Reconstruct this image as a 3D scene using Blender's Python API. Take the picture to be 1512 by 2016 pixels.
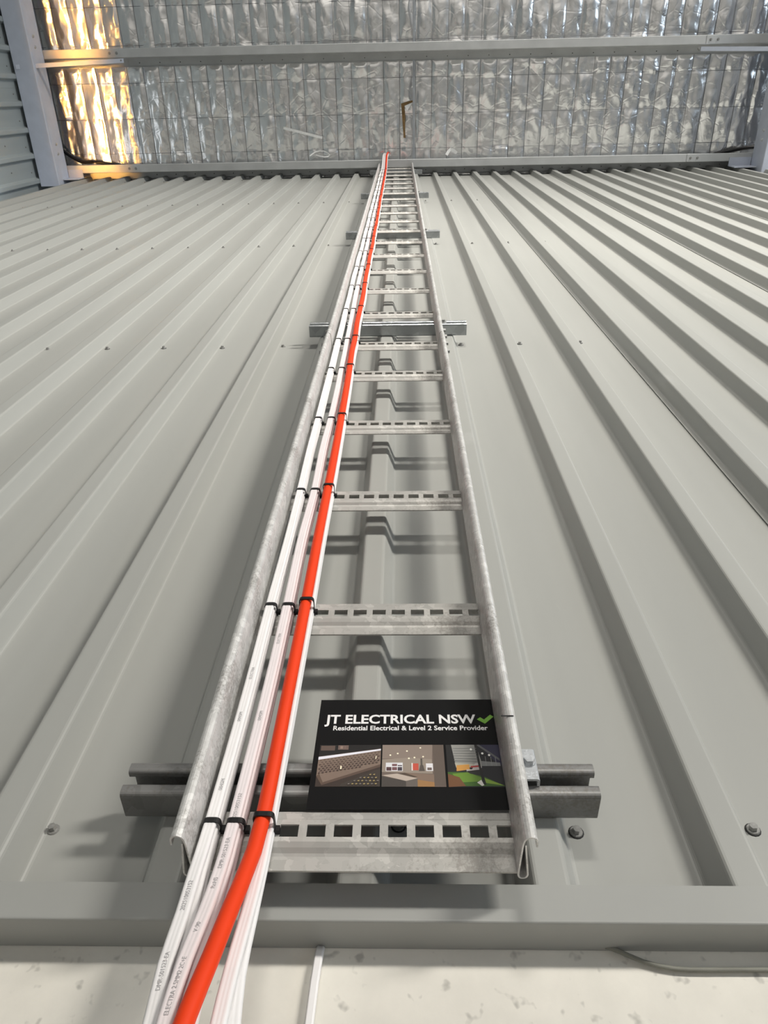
import bpy, math, random
from mathutils import Vector, Matrix, noise
random.seed(7)
PI = math.pi
sc = bpy.context.scene
for o in list(bpy.data.objects):
    bpy.data.objects.remove(o)
COL = sc.collection

# ------------------------------------------------------------------ camera
# origin of height: the phone; +Y runs into the clad wall, +X to the right
FPX = 1442.84
pitch, yaw, roll = 1.0520, -0.0521, 0.0386
cp, sp, cy, sy = math.cos(pitch), math.sin(pitch), math.cos(yaw), math.sin(yaw)
Fv = Vector((cp * sy, cp * cy, sp)); Rv = Vector((cy, -sy, 0)); Uv = Rv.cross(Fv)
c_, s_ = math.cos(roll), math.sin(roll)
R2 = c_ * Rv + s_ * Uv; U2 = -s_ * Rv + c_ * Uv
cam_d = bpy.data.cameras.new('camera'); cam = bpy.data.objects.new('camera', cam_d); COL.objects.link(cam)
cam.matrix_world = Matrix(((R2.x, U2.x, -Fv.x, 0.3846), (R2.y, U2.y, -Fv.y, -0.6997), (R2.z, U2.z, -Fv.z, 0.0), (0, 0, 0, 1)))
cam_d.sensor_fit = 'VERTICAL'; cam_d.sensor_height = 24.0; cam_d.lens = FPX / 2016 * 24.0
cam_d.clip_start = 0.02; cam_d.clip_end = 200
sc.camera = cam

# ------------------------------------------------------------------ light
w = bpy.data.worlds.new('daylight'); sc.world = w; w.use_nodes = True
w.node_tree.nodes['Background'].inputs[0].default_value = (0.80, 0.90, 1.0, 1)
w.node_tree.nodes['Background'].inputs[1].default_value = 0.055
def area(name, loc, target, sx, sy_, power, col):
    l = bpy.data.lights.new(name, 'AREA'); l.shape = 'RECTANGLE'; l.size = sx; l.size_y = sy_
    l.energy = power; l.color = col
    o = bpy.data.objects.new(name, l); COL.objects.link(o); o.location = loc
    o.rotation_euler = (Vector(target) - Vector(loc)).to_track_quat('-Z', 'Y').to_euler()
    return o
def beam(o, deg): o.data.spread = math.radians(deg)
beam(area('flood_lamp', (9.6, -10.0, 4.3), (2.6, 0, 4.1), 3.2, 1.1, 235, (1.0, 0.955, 0.88)), 52)
beam(area('lamp_row', (1.2, -13.0, 5.2), (1.6, 0, 4.3), 2.4, 0.8, 74, (1.0, 0.96, 0.89)), 52)
area('door_daylight', (12.0, -5.0, 0.4), (0.6, 0, 3.0), 6.0, 4.5, 235, (0.74, 0.87, 1.0))
beam(area('overhead_fill', (4.2, -8.0, 7.5), (4.2, -8.0, 0.0), 0.9, 0.9, 300, (1.0, 0.97, 0.92)), 84)  # this and the next: unseen fill added to brighten floor and foil
beam(area('overhead_fill', (-0.6, -8.0, 7.5), (-0.6, -8.0, 0.0), 0.9, 0.9, 300, (1.0, 0.97, 0.92)), 84)
beam(area('gold_foil_fill', (-2.54, -0.75, 3.4), (-2.54, -0.75, 8.0), 0.32, 1.5, 3.0, (1.0, 0.46, 0.09)), 6)  # unseen beam added to turn the foil gold beside the left rafter
area('corner_gap_daylight', (-3.06, 0.22, 6.7), (-2.95, -0.06, 7.5), 0.30, 2.0, 1.6, (0.92, 0.96, 1.0))
vs = sc.view_settings
vs.view_transform = 'Standard'; vs.look = 'None'; vs.gamma = 1.0; vs.use_curve_mapping = False
vs.exposure = 0.27

# ------------------------------------------------------------------ materials
def new_mat(name):
    m = bpy.data.materials.new(name); m.use_nodes = True
    nt = m.node_tree; b = nt.nodes['Principled BSDF']
    return m, nt, b
def N(nt, t, **k):
    n = nt.nodes.new(t)
    for a, v in k.items():
        if a in n.inputs: n.inputs[a].default_value = v
        else: setattr(n, a, v)
    return n
def ramp(nt, fac, stops):
    r = nt.nodes.new('ShaderNodeValToRGB'); cr = r.color_ramp
    while len(cr.elements) < len(stops): cr.elements.new(0.5)
    for e, (p, c) in zip(cr.elements, stops):
        e.position = p; e.color = (*c, 1)
    nt.links.new(fac, r.inputs[0]); return r
def simple(name, col, rough=0.5, metal=0.0, var=0.06, scale=40.0, bump=0.0, spec=0.5, coat=0.0):
    m, nt, b = new_mat(name)
    tc = N(nt, 'ShaderNodeTexCoord'); nz = N(nt, 'ShaderNodeTexNoise', Scale=scale, Detail=4.0)
    nt.links.new(tc.outputs['Object'], nz.inputs['Vector'])
    lo = tuple(max(0, c * (1 - var)) for c in col); hi = tuple(min(1, c * (1 + var)) for c in col)
    r = ramp(nt, nz.outputs[0], [(0.3, lo), (0.7, hi)])
    nt.links.new(r.outputs[0], b.inputs['Base Color'])
    b.inputs['Roughness'].default_value = rough; b.inputs['Metallic'].default_value = metal
    b.inputs['Specular IOR Level'].default_value = spec; b.inputs['Coat Weight'].default_value = coat
    if bump:
        bp = N(nt, 'ShaderNodeBump', Strength=bump, Distance=0.002)
        nt.links.new(nz.outputs[0], bp.inputs['Height']); nt.links.new(bp.outputs[0], b.inputs['Normal'])
    return m
def flat(name, col, rough=0.55):
    m, nt, b = new_mat(name)
    b.inputs['Base Color'].default_value = (*col, 1); b.inputs['Roughness'].default_value = rough
    return m
def srgb(r, g, b):
    f = lambda c: (c / 255 / 12.92) if c / 255 <= 0.04045 else ((c / 255 + 0.055) / 1.055) ** 2.4
    return (f(r), f(g), f(b))

def cladding_mat(name, col):
    m, nt, b = new_mat(name)
    tc = N(nt, 'ShaderNodeTexCoord')
    mp = N(nt, 'ShaderNodeMapping'); mp.inputs['Scale'].default_value = (9, 9, 0.7)
    nz = N(nt, 'ShaderNodeTexNoise', Scale=1.0, Detail=3.0)
    nt.links.new(tc.outputs['Object'], mp.inputs[0]); nt.links.new(mp.outputs[0], nz.inputs['Vector'])
    r = ramp(nt, nz.outputs[0], [(0.35, tuple(c * 0.96 for c in col)), (0.65, tuple(c * 1.04 for c in col))])
    # chalky handling smears higher up the sheets
    n2 = N(nt, 'ShaderNodeTexNoise', Scale=2.4, Detail=6.0, Roughness=0.62)
    mp2 = N(nt, 'ShaderNodeMapping'); mp2.inputs['Scale'].default_value = (2.2, 2.2, 0.8)
    nt.links.new(tc.outputs['Object'], mp2.inputs[0]); nt.links.new(mp2.outputs[0], n2.inputs['Vector'])
    r2 = ramp(nt, n2.outputs[0], [(0.66, (0, 0, 0)), (0.80, (1, 1, 1))])
    mx = N(nt, 'ShaderNodeMix', data_type='RGBA'); mx.inputs[7].default_value = (0.62, 0.63, 0.62, 1)
    ml = N(nt, 'ShaderNodeMath', operation='MULTIPLY'); ml.inputs[1].default_value = 0.32
    nt.links.new(r2.outputs[0], ml.inputs[0]); nt.links.new(ml.outputs[0], mx.inputs[0])
    nt.links.new(r.outputs[0], mx.inputs[6]); nt.links.new(mx.outputs[2], b.inputs['Base Color'])
    b.inputs['Roughness'].default_value = 0.44; b.inputs['Specular IOR Level'].default_value = 0.45
    bp = N(nt, 'ShaderNodeBump', Strength=0.05, Distance=0.004); nt.links.new(nz.outputs[0], bp.inputs['Height'])
    nt.links.new(bp.outputs[0], b.inputs['Normal'])
    return m
def galv_mat(name, base, metal=0.55, rough=0.42, dirt=0.5, scale=60.0):
    m, nt, b = new_mat(name)
    tc = N(nt, 'ShaderNodeTexCoord')
    nzw = N(nt, 'ShaderNodeTexNoise', Scale=scale * 0.8, Detail=3.0)
    vo = N(nt, 'ShaderNodeTexVoronoi', Scale=scale)
    ad = N(nt, 'ShaderNodeVectorMath', operation='MULTIPLY_ADD')
    ad.inputs[1].default_value = (0.02, 0.02, 0.02)
    nt.links.new(tc.outputs['Object'], nzw.inputs['Vector'])
    nt.links.new(nzw.outputs['Color'], ad.inputs[0]); nt.links.new(tc.outputs['Object'], ad.inputs[2])
    nt.links.new(ad.outputs[0], vo.inputs['Vector'])
    sep = N(nt, 'ShaderNodeSeparateColor'); nt.links.new(vo.outputs['Color'], sep.inputs[0])
    r = ramp(nt, sep.outputs[0], [(0.0, tuple(c * 0.86 for c in base)), (0.7, base), (1.0, tuple(min(1, c * 1.18) for c in base))])
    n2 = N(nt, 'ShaderNodeTexNoise', Scale=260.0, Detail=5.0, Roughness=0.7); nt.links.new(tc.outputs['Object'], n2.inputs['Vector'])
    n3 = N(nt, 'ShaderNodeTexNoise', Scale=14.0, Detail=4.0); nt.links.new(tc.outputs['Object'], n3.inputs['Vector'])
    mu = N(nt, 'ShaderNodeMath', operation='MULTIPLY'); nt.links.new(n2.outputs[0], mu.inputs[0]); nt.links.new(n3.outputs[0], mu.inputs[1])
    r2 = ramp(nt, mu.outputs[0], [(0.27, (0, 0, 0)), (0.37, (dirt, dirt, dirt))])
    mx = N(nt, 'ShaderNodeMix', data_type='RGBA'); mx.inputs[7].default_value = (0.16, 0.14, 0.12, 1)
    nt.links.new(r2.outputs[0], mx.inputs[0]); nt.links.new(r.outputs[0], mx.inputs[6])
    nt.links.new(mx.outputs[2], b.inputs['Base Color'])
    b.inputs['Metallic'].default_value = metal; b.inputs['Roughness'].default_value = rough
    bp = N(nt, 'ShaderNodeBump', Strength=0.18, Distance=0.001); nt.links.new(n3.outputs[0], bp.inputs['Height'])
    nt.links.new(bp.outputs[0], b.inputs['Normal'])
    return m
def foil_mat():
    m, nt, b = new_mat('foil')
    tc = N(nt, 'ShaderNodeTexCoord')
    n1 = N(nt, 'ShaderNodeTexNoise', Scale=5.0, Detail=4.0, Roughness=0.5, Distortion=0.3); nt.links.new(tc.outputs['Object'], n1.inputs['Vector'])
    v1 = N(nt, 'ShaderNodeTexVoronoi', Scale=7.0); v1.feature = 'DISTANCE_TO_EDGE'
    nt.links.new(tc.outputs['Object'], v1.inputs['Vector'])
    mi = N(nt, 'ShaderNodeMath', operation='MINIMUM'); mi.inputs[1].default_value = 0.06; nt.links.new(v1.outputs[0], mi.inputs[0])
    ad = N(nt, 'ShaderNodeMath', operation='MULTIPLY_ADD'); ad.inputs[1].default_value = 1.1
    nt.links.new(mi.outputs[0], ad.inputs[0]); nt.links.new(n1.outputs[0], ad.inputs[2])
    bp = N(nt, 'ShaderNodeBump', Strength=0.5, Distance=0.016); nt.links.new(ad.outputs[0], bp.inputs['Height'])
    nt.links.new(bp.outputs[0], b.inputs['Normal'])
    b.inputs['Base Color'].default_value = (0.88, 0.88, 0.88, 1)
    b.inputs['Metallic'].default_value = 0.92; b.inputs['Roughness'].default_value = 0.22
    return m
def concrete_mat(name, col, scale=6.0):
    m, nt, b = new_mat(name)
    tc = N(nt, 'ShaderNodeTexCoord')
    n1 = N(nt, 'ShaderNodeTexNoise', Scale=scale, Detail=8.0, Roughness=0.6); nt.links.new(tc.outputs['Object'], n1.inputs['Vector'])
    r = ramp(nt, n1.outputs[0], [(0.32, tuple(c * 0.86 for c in col)), (0.68, tuple(min(1, c * 1.08) for c in col))])
    n2 = N(nt, 'ShaderNodeTexNoise', Scale=scale * 9, Detail=2.0); nt.links.new(tc.outputs['Object'], n2.inputs['Vector'])
    r2 = ramp(nt, n2.outputs[0], [(0.26, (0.30, 0.30, 0.30)), (0.36, (1, 1, 1))])
    mx = N(nt, 'ShaderNodeMix', data_type='RGBA', blend_type='MULTIPLY'); mx.inputs[0].default_value = 0.5
    nt.links.new(r.outputs[0], mx.inputs[6]); nt.links.new(r2.outputs[0], mx.inputs[7])
    nt.links.new(mx.outputs[2], b.inputs['Base Color']); b.inputs['Roughness'].default_value = 0.8
    bp = N(nt, 'ShaderNodeBump', Strength=0.2, Distance=0.003); nt.links.new(n1.outputs[0], bp.inputs['Height'])
    nt.links.new(bp.outputs[0], b.inputs['Normal'])
    return m

M = {}
M['clad'] = cladding_mat('grey_steel_cladding', (0.345, 0.350, 0.332))
M['clad_side'] = cladding_mat('grey_steel_side_cladding', (0.33, 0.365, 0.37))
M['flashing'] = simple('grey_flashing', (0.325, 0.33, 0.315), 0.42, var=0.03, scale=8)
M['rail'] = galv_mat('galvanised_rail', (0.63, 0.625, 0.61), 0.25, 0.40, 0.5, 110)
M['rung'] = galv_mat('galvanised_rung', (0.47, 0.46, 0.435), 0.25, 0.48, 0.4, 80)
M['strut_old'] = galv_mat('weathered_strut', (0.25, 0.25, 0.245), 0.45, 0.42, 0.5, 40)
M['strut_new'] = galv_mat('new_strut', (0.38, 0.40, 0.41), 0.85, 0.27, 0.05, 30)
M['clamp'] = galv_mat('zinc_clamp', (0.50, 0.52, 0.54), 0.5, 0.42, 0.15, 200)
M['purlin'] = simple('galvanised_purlin', (0.52, 0.53, 0.53), 0.42, 0.35, 0.08, 6)
M['rafter'] = simple('blue_grey_primer', (0.52, 0.56, 0.65), 0.5, 0.0, 0.05, 10)
M['rod'] = simple('grey_steel_rod', (0.36, 0.38, 0.40), 0.4, 0.4, 0.1, 20)
M['wire'] = simple('mesh_wire', (0.16, 0.16, 0.17), 0.5, 0.5, 0.1, 20)
M['foil'] = foil_mat()
M['white_pvc'] = simple('white_sheath', (0.83, 0.815, 0.815), 0.42, 0, 0.02, 30)
M['pink_pvc'] = simple('pinkish_white_sheath', (0.83, 0.765, 0.775), 0.42, 0, 0.02, 30)
M['orange_pvc'] = simple('orange_sheath', (0.80, 0.050, 0.007), 0.5, 0, 0.02, 30, spec=0.25)
M['black'] = simple('black_nylon', (0.009, 0.009, 0.010), 0.45, 0, 0.1, 60, spec=0.3)
M['ink'] = flat('grey_ink', (0.42, 0.41, 0.42))
M['screw'] = simple('grey_screw', (0.28, 0.28, 0.27), 0.4, 0.2, 0.15, 200)
M['seal'] = flat('rubber_washer', (0.02, 0.02, 0.02), 0.7)
M['concrete'] = concrete_mat('concrete_panel', (0.74, 0.715, 0.65), 7)
M['floor'] = concrete_mat('concrete_floor', (0.40, 0.39, 0.375), 0.8)
M['grey_cable'] = simple('grey_cable', (0.20, 0.20, 0.17), 0.6, 0, 0.1, 60)
M['card'] = simple('black_card', (0.008, 0.008, 0.0085), 0.5, 0, 0.05, 30, spec=0.12)
M['print_white'] = flat('white_print', (0.85, 0.85, 0.85))
M['print_green'] = flat('green_print', srgb(120, 178, 62))
M['brown'] = simple('brown_glue', (0.20, 0.12, 0.04), 0.6, 0, 0.3, 60)
M['tape_glint'] = simple('white_tape_glint', (0.85, 0.85, 0.83), 0.5, 0, 0.05, 60)  # flap and offcuts, also the strip that imitates a lamp's reflection
M['mark'] = flat('black_marker', (0.01, 0.01, 0.01))

# ------------------------------------------------------------------ helpers
def link(o, parent=None):
    COL.objects.link(o)
    if parent is not None: o.parent = parent
    return o
def mesh(name, verts, faces, smooth=False):
    me = bpy.data.meshes.new(name); me.from_pydata([tuple(v) for v in verts], [], faces); me.update()
    if smooth:
        me.polygons.foreach_set('use_smooth', [True] * len(me.polygons))
    return me
def obj(name, me, mat, parent=None):
    if mat is not None and not me.materials: me.materials.append(mat)
    return link(bpy.data.objects.new(name, me), parent)
def empty(name, loc=(0, 0, 0)):
    o = bpy.data.objects.new(name, None); o.empty_display_size = 0.05; COL.objects.link(o); o.location = loc
    return o
def tag(o, label=None, cat=None, group=None, kind=None):
    if label: o['label'] = label
    if cat: o['category'] = cat
    if group: o['group'] = group
    if kind: o['kind'] = kind
    return o
class MB:
    def __init__(s): s.v = []; s.f = []
    def add(s, v, f):
        k = len(s.v); s.v += [tuple(a) for a in v]; s.f += [tuple(i + k for i in q) for q in f]
    def box(s, a, b):
        (x0, y0, z0), (x1, y1, z1) = a, b
        s.add([(x0, y0, z0), (x1, y0, z0), (x1, y1, z0), (x0, y1, z0), (x0, y0, z1), (x1, y0, z1), (x1, y1, z1), (x0, y1, z1)],
              [(0, 3, 2, 1), (4, 5, 6, 7), (0, 1, 5, 4), (1, 2, 6, 5), (2, 3, 7, 6), (3, 0, 4, 7)])
    def prism(s, loop, a, b, f):      # closed convex loop extruded from a to b through f(u, v, t)
        n = len(loop); v = [f(u, w_, a) for u, w_ in loop] + [f(u, w_, b) for u, w_ in loop]
        s.add(v, [tuple(range(n))[::-1], tuple(range(n, 2 * n))] + [(i, (i + 1) % n, n + (i + 1) % n, n + i) for i in range(n)])
    def tube(s, pts, r, n=10):
        v, f = sweep_circle(pts, r, n); s.add(v, f)
    def me(s, name, smooth=False): return mesh(name, s.v, s.f, smooth)
def round_poly(pts, r, n=4):
    out = [Vector(pts[0])]
    for i in range(1, len(pts) - 1):
        p0, p1, p2 = Vector(pts[i - 1]), Vector(pts[i]), Vector(pts[i + 1])
        a = (p0 - p1); b = (p2 - p1); d = min(r, a.length * 0.48, b.length * 0.48)
        A = p1 + a.normalized() * d; B = p1 + b.normalized() * d
        for k in range(n + 1):
            t = k / n; out.append((1 - t) ** 2 * A + 2 * t * (1 - t) * p1 + t * t * B)
    out.append(Vector(pts[-1])); return out
def thick(pts, t):
    n = len(pts); L = []; Rr = []
    for i in range(n):
        a = (pts[i] - pts[i - 1]).normalized() if i else None
        b = (pts[i + 1] - pts[i]).normalized() if i < n - 1 else None
        if a is None: a = b
        if b is None: b = a
        na, nb = Vector((-a.y, a.x)), Vector((-b.y, b.x)); m = (na + nb)
        m = m.normalized() if m.length > 1e-6 else na
        k = t / 2 / max(0.35, m.dot(na)); L.append(pts[i] + m * k); Rr.append(pts[i] - m * k)
    return L, Rr
def extrude_sheet(pts, t, f, stations):
    """thick polyline section swept over the stations; f(u, v, station) -> xyz"""
    L, Rr = thick(pts, t); n = len(pts); v = []; fc = []
    for s in stations: v += [f(p.x, p.y, s) for p in L] + [f(p.x, p.y, s) for p in Rr]
    w2 = 2 * n
    for k in range(len(stations) - 1):
        a, b = k * w2, (k + 1) * w2
        for i in range(n - 1):
            fc.append((a + i, a + i + 1, b + i + 1, b + i)); fc.append((a + n + i + 1, a + n + i, b + n + i, b + n + i + 1))
        fc.append((a + n, a, b, b + n)); fc.append((a + n - 1, a + w2 - 1, b + w2 - 1, b + n - 1))
    for a, rev in ((0, False), ((len(stations) - 1) * w2, True)):
        for i in range(n - 1):
            q = (a + i, a + n + i, a + n + i + 1, a + i + 1); fc.append(q[::-1] if rev else q)
    return v, fc
def sweep_section(path, loop, wdir):
    """closed 2-D loop (across, out) swept along a path; wdir: across direction"""
    n = len(loop); v = []; f = []; frames = []
    for i, p in enumerate(path):
        t = (path[min(i + 1, len(path) - 1)] - path[max(i - 1, 0)]).normalized()
        a = (wdir - t * wdir.dot(t)).normalized(); o = t.cross(a)
        frames.append((p, a, o, t))
        v += [p + a * u + o * q for u, q in loop]
    for i in range(len(path) - 1):
        for k in range(n):
            a, b = i * n + k, i * n + (k + 1) % n; f.append((a, b, b + n, a + n))
    f.append(tuple(range(n))[::-1]); f.append(tuple(range((len(path) - 1) * n, len(path) * n)))
    return v, f, frames
def sweep_circle(path, r, n=10):
    path = [Vector(p) for p in path]
    t0 = (path[1] - path[0]).normalized(); wd = Vector((1, 0, 0)) if abs(t0.x) < 0.8 else Vector((0, 1, 0))
    loop = [(r * math.cos(2 * PI * k / n), r * math.sin(2 * PI * k / n)) for k in range(n)]
    return sweep_section(path, loop, wd)[:2]
def catmull(pts, step):
    pts = [Vector(p) for p in pts]; P = [2 * pts[0] - pts[1]] + pts + [2 * pts[-1] - pts[-2]]; out = []
    for i in range(1, len(P) - 2):
        p0, p1, p2, p3 = P[i - 1:i + 3]; m = max(2, int((p2 - p1).length / step))
        for k in range(m):
            t = k / m
            out.append(0.5 * ((2 * p1) + (p2 - p0) * t + (2 * p0 - 5 * p1 + 4 * p2 - p3) * t * t + (3 * p1 - p0 - 3 * p2 + p3) * t ** 3))
    out.append(pts[-1]); return out
def hexbolt(mb, c, axis, across, h, r_w, h_w):
    """hex head with a flange washer; axis points out of the surface"""
    axis = Vector(axis).normalized(); a = axis.orthogonal().normalized(); b = axis.cross(a); c = Vector(c)
    def ring(rad, d, n): return [c + axis * d + (a * math.cos(2 * PI * k / n + 0.3) + b * math.sin(2 * PI * k / n + 0.3)) * rad for k in range(n)]
    for r0, r1, d0, d1, n in ((r_w, r_w * 0.9, 0, h_w, 14), (across * 0.62, across * 0.56, h_w, h_w + h, 6)):
        A = ring(r0, d0, n); B = ring(r1, d1, n)
        mb.add(A + B, [tuple(range(n, 2 * n)), tuple(range(n))[::-1]] + [(i, (i + 1) % n, n + (i + 1) % n, n + i) for i in range(n)])
ORD = ['lowest', 'second', 'third', 'fourth', 'fifth', 'sixth', 'seventh', 'eighth', 'ninth', 'tenth', 'eleventh', 'twelfth', 'thirteenth',
       'fourteenth', 'fifteenth', 'sixteenth', 'seventeenth', 'eighteenth', 'nineteenth', 'twentieth', 'twenty-first', 'twenty-second', 'topmost']
def nth(i, n): return 'lowest' if i == 0 else ('topmost' if i == n - 1 else ORD[i])

# ------------------------------------------------------------------ the setting
PITCH = 0.1905; RIB0 = 0.336; RH = 0.034; WTOP = 7.97; FLOOR = -2.4; ROOF = 7.97
wall = tag(empty('wall_back', (0, 0, 0)), kind='structure')
def sheet_points(x0, x1, lap):
    pts = [Vector((x0, 0))]
    k0 = math.ceil((x0 - RIB0) / PITCH - 1e-6)
    k = k0
    while RIB0 + k * PITCH < x1 + 1e-6:
        c = RIB0 + k * PITCH
        pts += [Vector((c - 0.031, 0)), Vector((c - 0.017, -RH)), Vector((c + 0.017, -RH)), Vector((c + 0.031, 0))]
        k += 1
    pts = [p for p in pts if x0 - 1e-6 <= p.x <= x1 + 1e-6]
    return pts
bounds = [-2.82, -2.331, -1.569, -0.807, -0.045, 1.098, 1.860, 2.622, 3.384, 4.6]
for i in range(len(bounds) - 1):
    a, b = bounds[i], bounds[i + 1]
    # each sheet starts on its own lap rib and runs under the next one
    pts = sheet_points(a - (0.032 if i else 0.0), b + 0.012, True)
    if i:
        pts = [Vector((a - 0.046, -0.0025)), Vector((a - 0.032, -0.0025)), Vector((a - 0.0185, -RH - 0.0018)), Vector((a + 0.0185, -RH - 0.0018)), Vector((a + 0.033, -0.0012))] + [p for p in pts if p.x > a + 0.04]
    pts = round_poly([tuple(p) for p in pts], 0.004, 3)
    v, f = extrude_sheet(pts, 0.0008, lambda u, q, s: (u, q, s), [0.405, 1.2, 2.3, 4.1, 5.9, WTOP])
    obj('cladding_sheet', mesh('cladding_sheet', v, f), M['clad'], wall)
# roofing-type screws through the pans, one beside each rib on every girt line
sm = MB(); hexbolt(sm, (0, -0.0012, 0), (0, -1, 0), 0.0075, 0.0052, 0.0072, 0.0018)
screw_me = sm.me('screw'); screw_me.materials.append(M['screw'])
sw = MB(); hexbolt(sw, (0, 0, 0), (0, -1, 0), 0.004, 0.0, 0.0088, 0.0014)
seal_me = sw.me('screw_washer'); seal_me.materials.append(M['seal'])
for z in (0.525, 2.300, 4.1046, 5.9056, 7.70):
    for n in range(-14, 22):
        x = n * PITCH
        if x < -2.75 or x > 3.9: continue
        if z < 1 and n < -2: continue
        dz = random.uniform(-0.004, 0.004)
        o = link(bpy.data.objects.new('screw', screw_me), wall); o.location = (x + random.uniform(-.004, .004), 0, z + dz)
        o.rotation_euler = (random.uniform(-.12, .12), random.uniform(0, 1), random.uniform(-.12, .12))
        q = link(bpy.data.objects.new('screw_washer', seal_me), wall); q.location = o.location
rv = MB(); hexbolt(rv, (-0.0965, -0.004, 0.585), (0, -1, 0), 0.003, 0.0005, 0.0035, 0.0015)
obj('rivet', rv.me('rivet'), M['screw'], wall)

# concrete dado panel under the cladding
mb = MB(); mb.box((-6, 0.004, FLOOR), (9, 0.154, 0.404))
tag(obj('wall_lower', mb.me('wall_lower'), M['concrete']), kind='structure')
# pressed base flashing
pts = round_poly([(-0.0398, 0.4345), (-0.04, 0.398), (0.0035, 0.3985)], 0.0022, 4)
pts = [Vector((-0.036, 0.4352))] + pts
v, f = extrude_sheet(pts, 0.0009, lambda u, q, s: (s, u, q), [-2.85, -1, 0, 1, 2, 4.6])
tag(obj('trim_1', mesh('trim_1', v, f), M['flashing']), kind='structure')
# floor slab
mb = MB(); mb.box((-14, -26, FLOOR - 0.2), (22, 0.154, FLOOR))
tag(obj('floor', mb.me('floor'), M['floor']), kind='structure')

# side wall on the left, vertical ribs
wl = tag(empty('wall_left', (0, 0, 0)), kind='structure')
LX = -3.058
for s in range(4):
    pts = []
    for k in range(4):
        c = -0.0476 - 0.2125 * (s * 4 + k)
        pts += [(c + 0.09, 0), (c + 0.031, 0), (c + 0.017, RH), (c - 0.017, RH), (c - 0.031, 0)]
    pts.append((c - 0.122, 0))
    pts = round_poly(pts, 0.004, 3)
    v, f = extrude_sheet(pts, 0.0008, lambda u, q, t: (LX + q, u, t), [FLOOR + 0.0, 3.0, 7.0, 7.93])
    obj('cladding_sheet', mesh('side_sheet', v, f), M['clad_side'], wl)
for k in range(7):
    y = -0.125 - 0.2125 * k
    for z in (7.44, 7.05):
        o = link(bpy.data.objects.new('screw', screw_me), wl); o.location = (LX, y - (0.03 if z < 7.2 else 0), z); o.rotation_euler = (0, 0, PI / 2)

# foil faced roof blanket, sagging between the wires of the safety mesh
WX0 = 0.08                                      # one of the long wires
def foil_z(x, y):
    u = (x - WX0) / 0.15; k = math.floor(u); t = u - k
    vv = (y + 0.2375) / 0.298; j = math.floor(vv); q = vv - j
    rnd = noise.cell(Vector((k * 1.37 + 0.5, j * 2.1 + 0.5, 3.3)))
    sag = 0.010 + 0.012 * abs(rnd)
    pil = (math.sin(PI * t) ** 0.55) * (0.62 + 0.38 * math.sin(PI * q) ** 0.5)
    skew = 0.006 * noise.cell(Vector((k + 0.5, 7.7, 1.1))) * (t - 0.5)
    wr = 0.011 * noise.noise(Vector((x * 9, y * 4, 0.3))) + 0.0055 * noise.noise(Vector((x * 26, y * 11, 4.1)))
    z = ROOF - 0.006 - sag * pil + skew + wr * min(1, 6 * t * (1 - t) + 0.15)
    for yw in (-0.086, -1.033):                 # clamped flat over the purlin flanges
        d = max(0.0, (yw - 0.012) - y, y - (yw + 0.082))
        if d < 0.035: z = max(z, 7.958 - 0.9 * d)
    return z
xs = [-3.05 + 0.0125 * i for i in range(int(7.65 / 0.0125) + 1)]
ys = [-0.004 - 0.016 * j for j in range(98)]
v = []; f = []; nx = len(xs)
# the blanket turns down a little way behind the top of the wall
for row in (0, 1, 2):
    for x in xs:
        v.append((x, -0.0035 - 0.009 * abs(noise.noise(Vector((x * 13, row * 3.1, 2)))), ROOF - 0.165 + 0.045 * row + 0.03 * noise.noise(Vector((x * 8, 1, 5))) * (row == 0)))
for y in ys:
    for x in xs: v.append((x, y, foil_z(x, y)))
for j in range(len(ys) + 2):
    for i in range(nx - 1):
        a = j * nx + i; f.append((a, a + 1, a + nx + 1, a + nx))
me = mesh('ceiling', v, f, True)
# the rest of the roof behind the photographer
k = len(v)
ceil = tag(obj('ceiling', me, M['foil']), kind='structure')
mb = MB(); mb.box((-3.05, -9.5, ROOF - 0.02), (8.5, ys[-1], ROOF + 0.06)); mb.box((4.6, ys[-1], ROOF - 0.02), (8.5, 0.1, ROOF + 0.06))
obj('roof_blanket', mb.me('roof_blanket'), M['foil'], ceil)
mb = MB(); mb.box((-3.3, -9.5, ROOF + 0.07), (8.5, 0.16, ROOF + 0.10))
obj('roof_sheet', mb.me('roof_sheet'), M['clad'], ceil)

# safety mesh under the blanket
sm = tag(empty('safety_mesh', (0, 0, ROOF)), 'thin wire safety mesh stretched under the silver roof foil', 'wire mesh')
mb = MB(); mb.tube([(0, -1.55, 0), (0, -0.01, 0)], 0.0016, 6); lw = mb.me('long_wire', True); lw.materials.append(M['wire'])
mb = MB(); mb.tube([(-3.0, 0, 0), (4.6, 0, 0)], 0.0013, 6); cw = mb.me('cross_wire', True); cw.materials.append(M['wire'])
for i in range(-21, 31):
    o = link(bpy.data.objects.new('long_wire', lw), sm); o.location = (WX0 + 0.15 * i, 0, -0.0135)
for y in (-1.4295, -1.1315, -0.8335, -0.5355, -0.2375):
    o = link(bpy.data.objects.new('cross_wire', cw), sm); o.location = (0, y, -0.0165)

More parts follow.
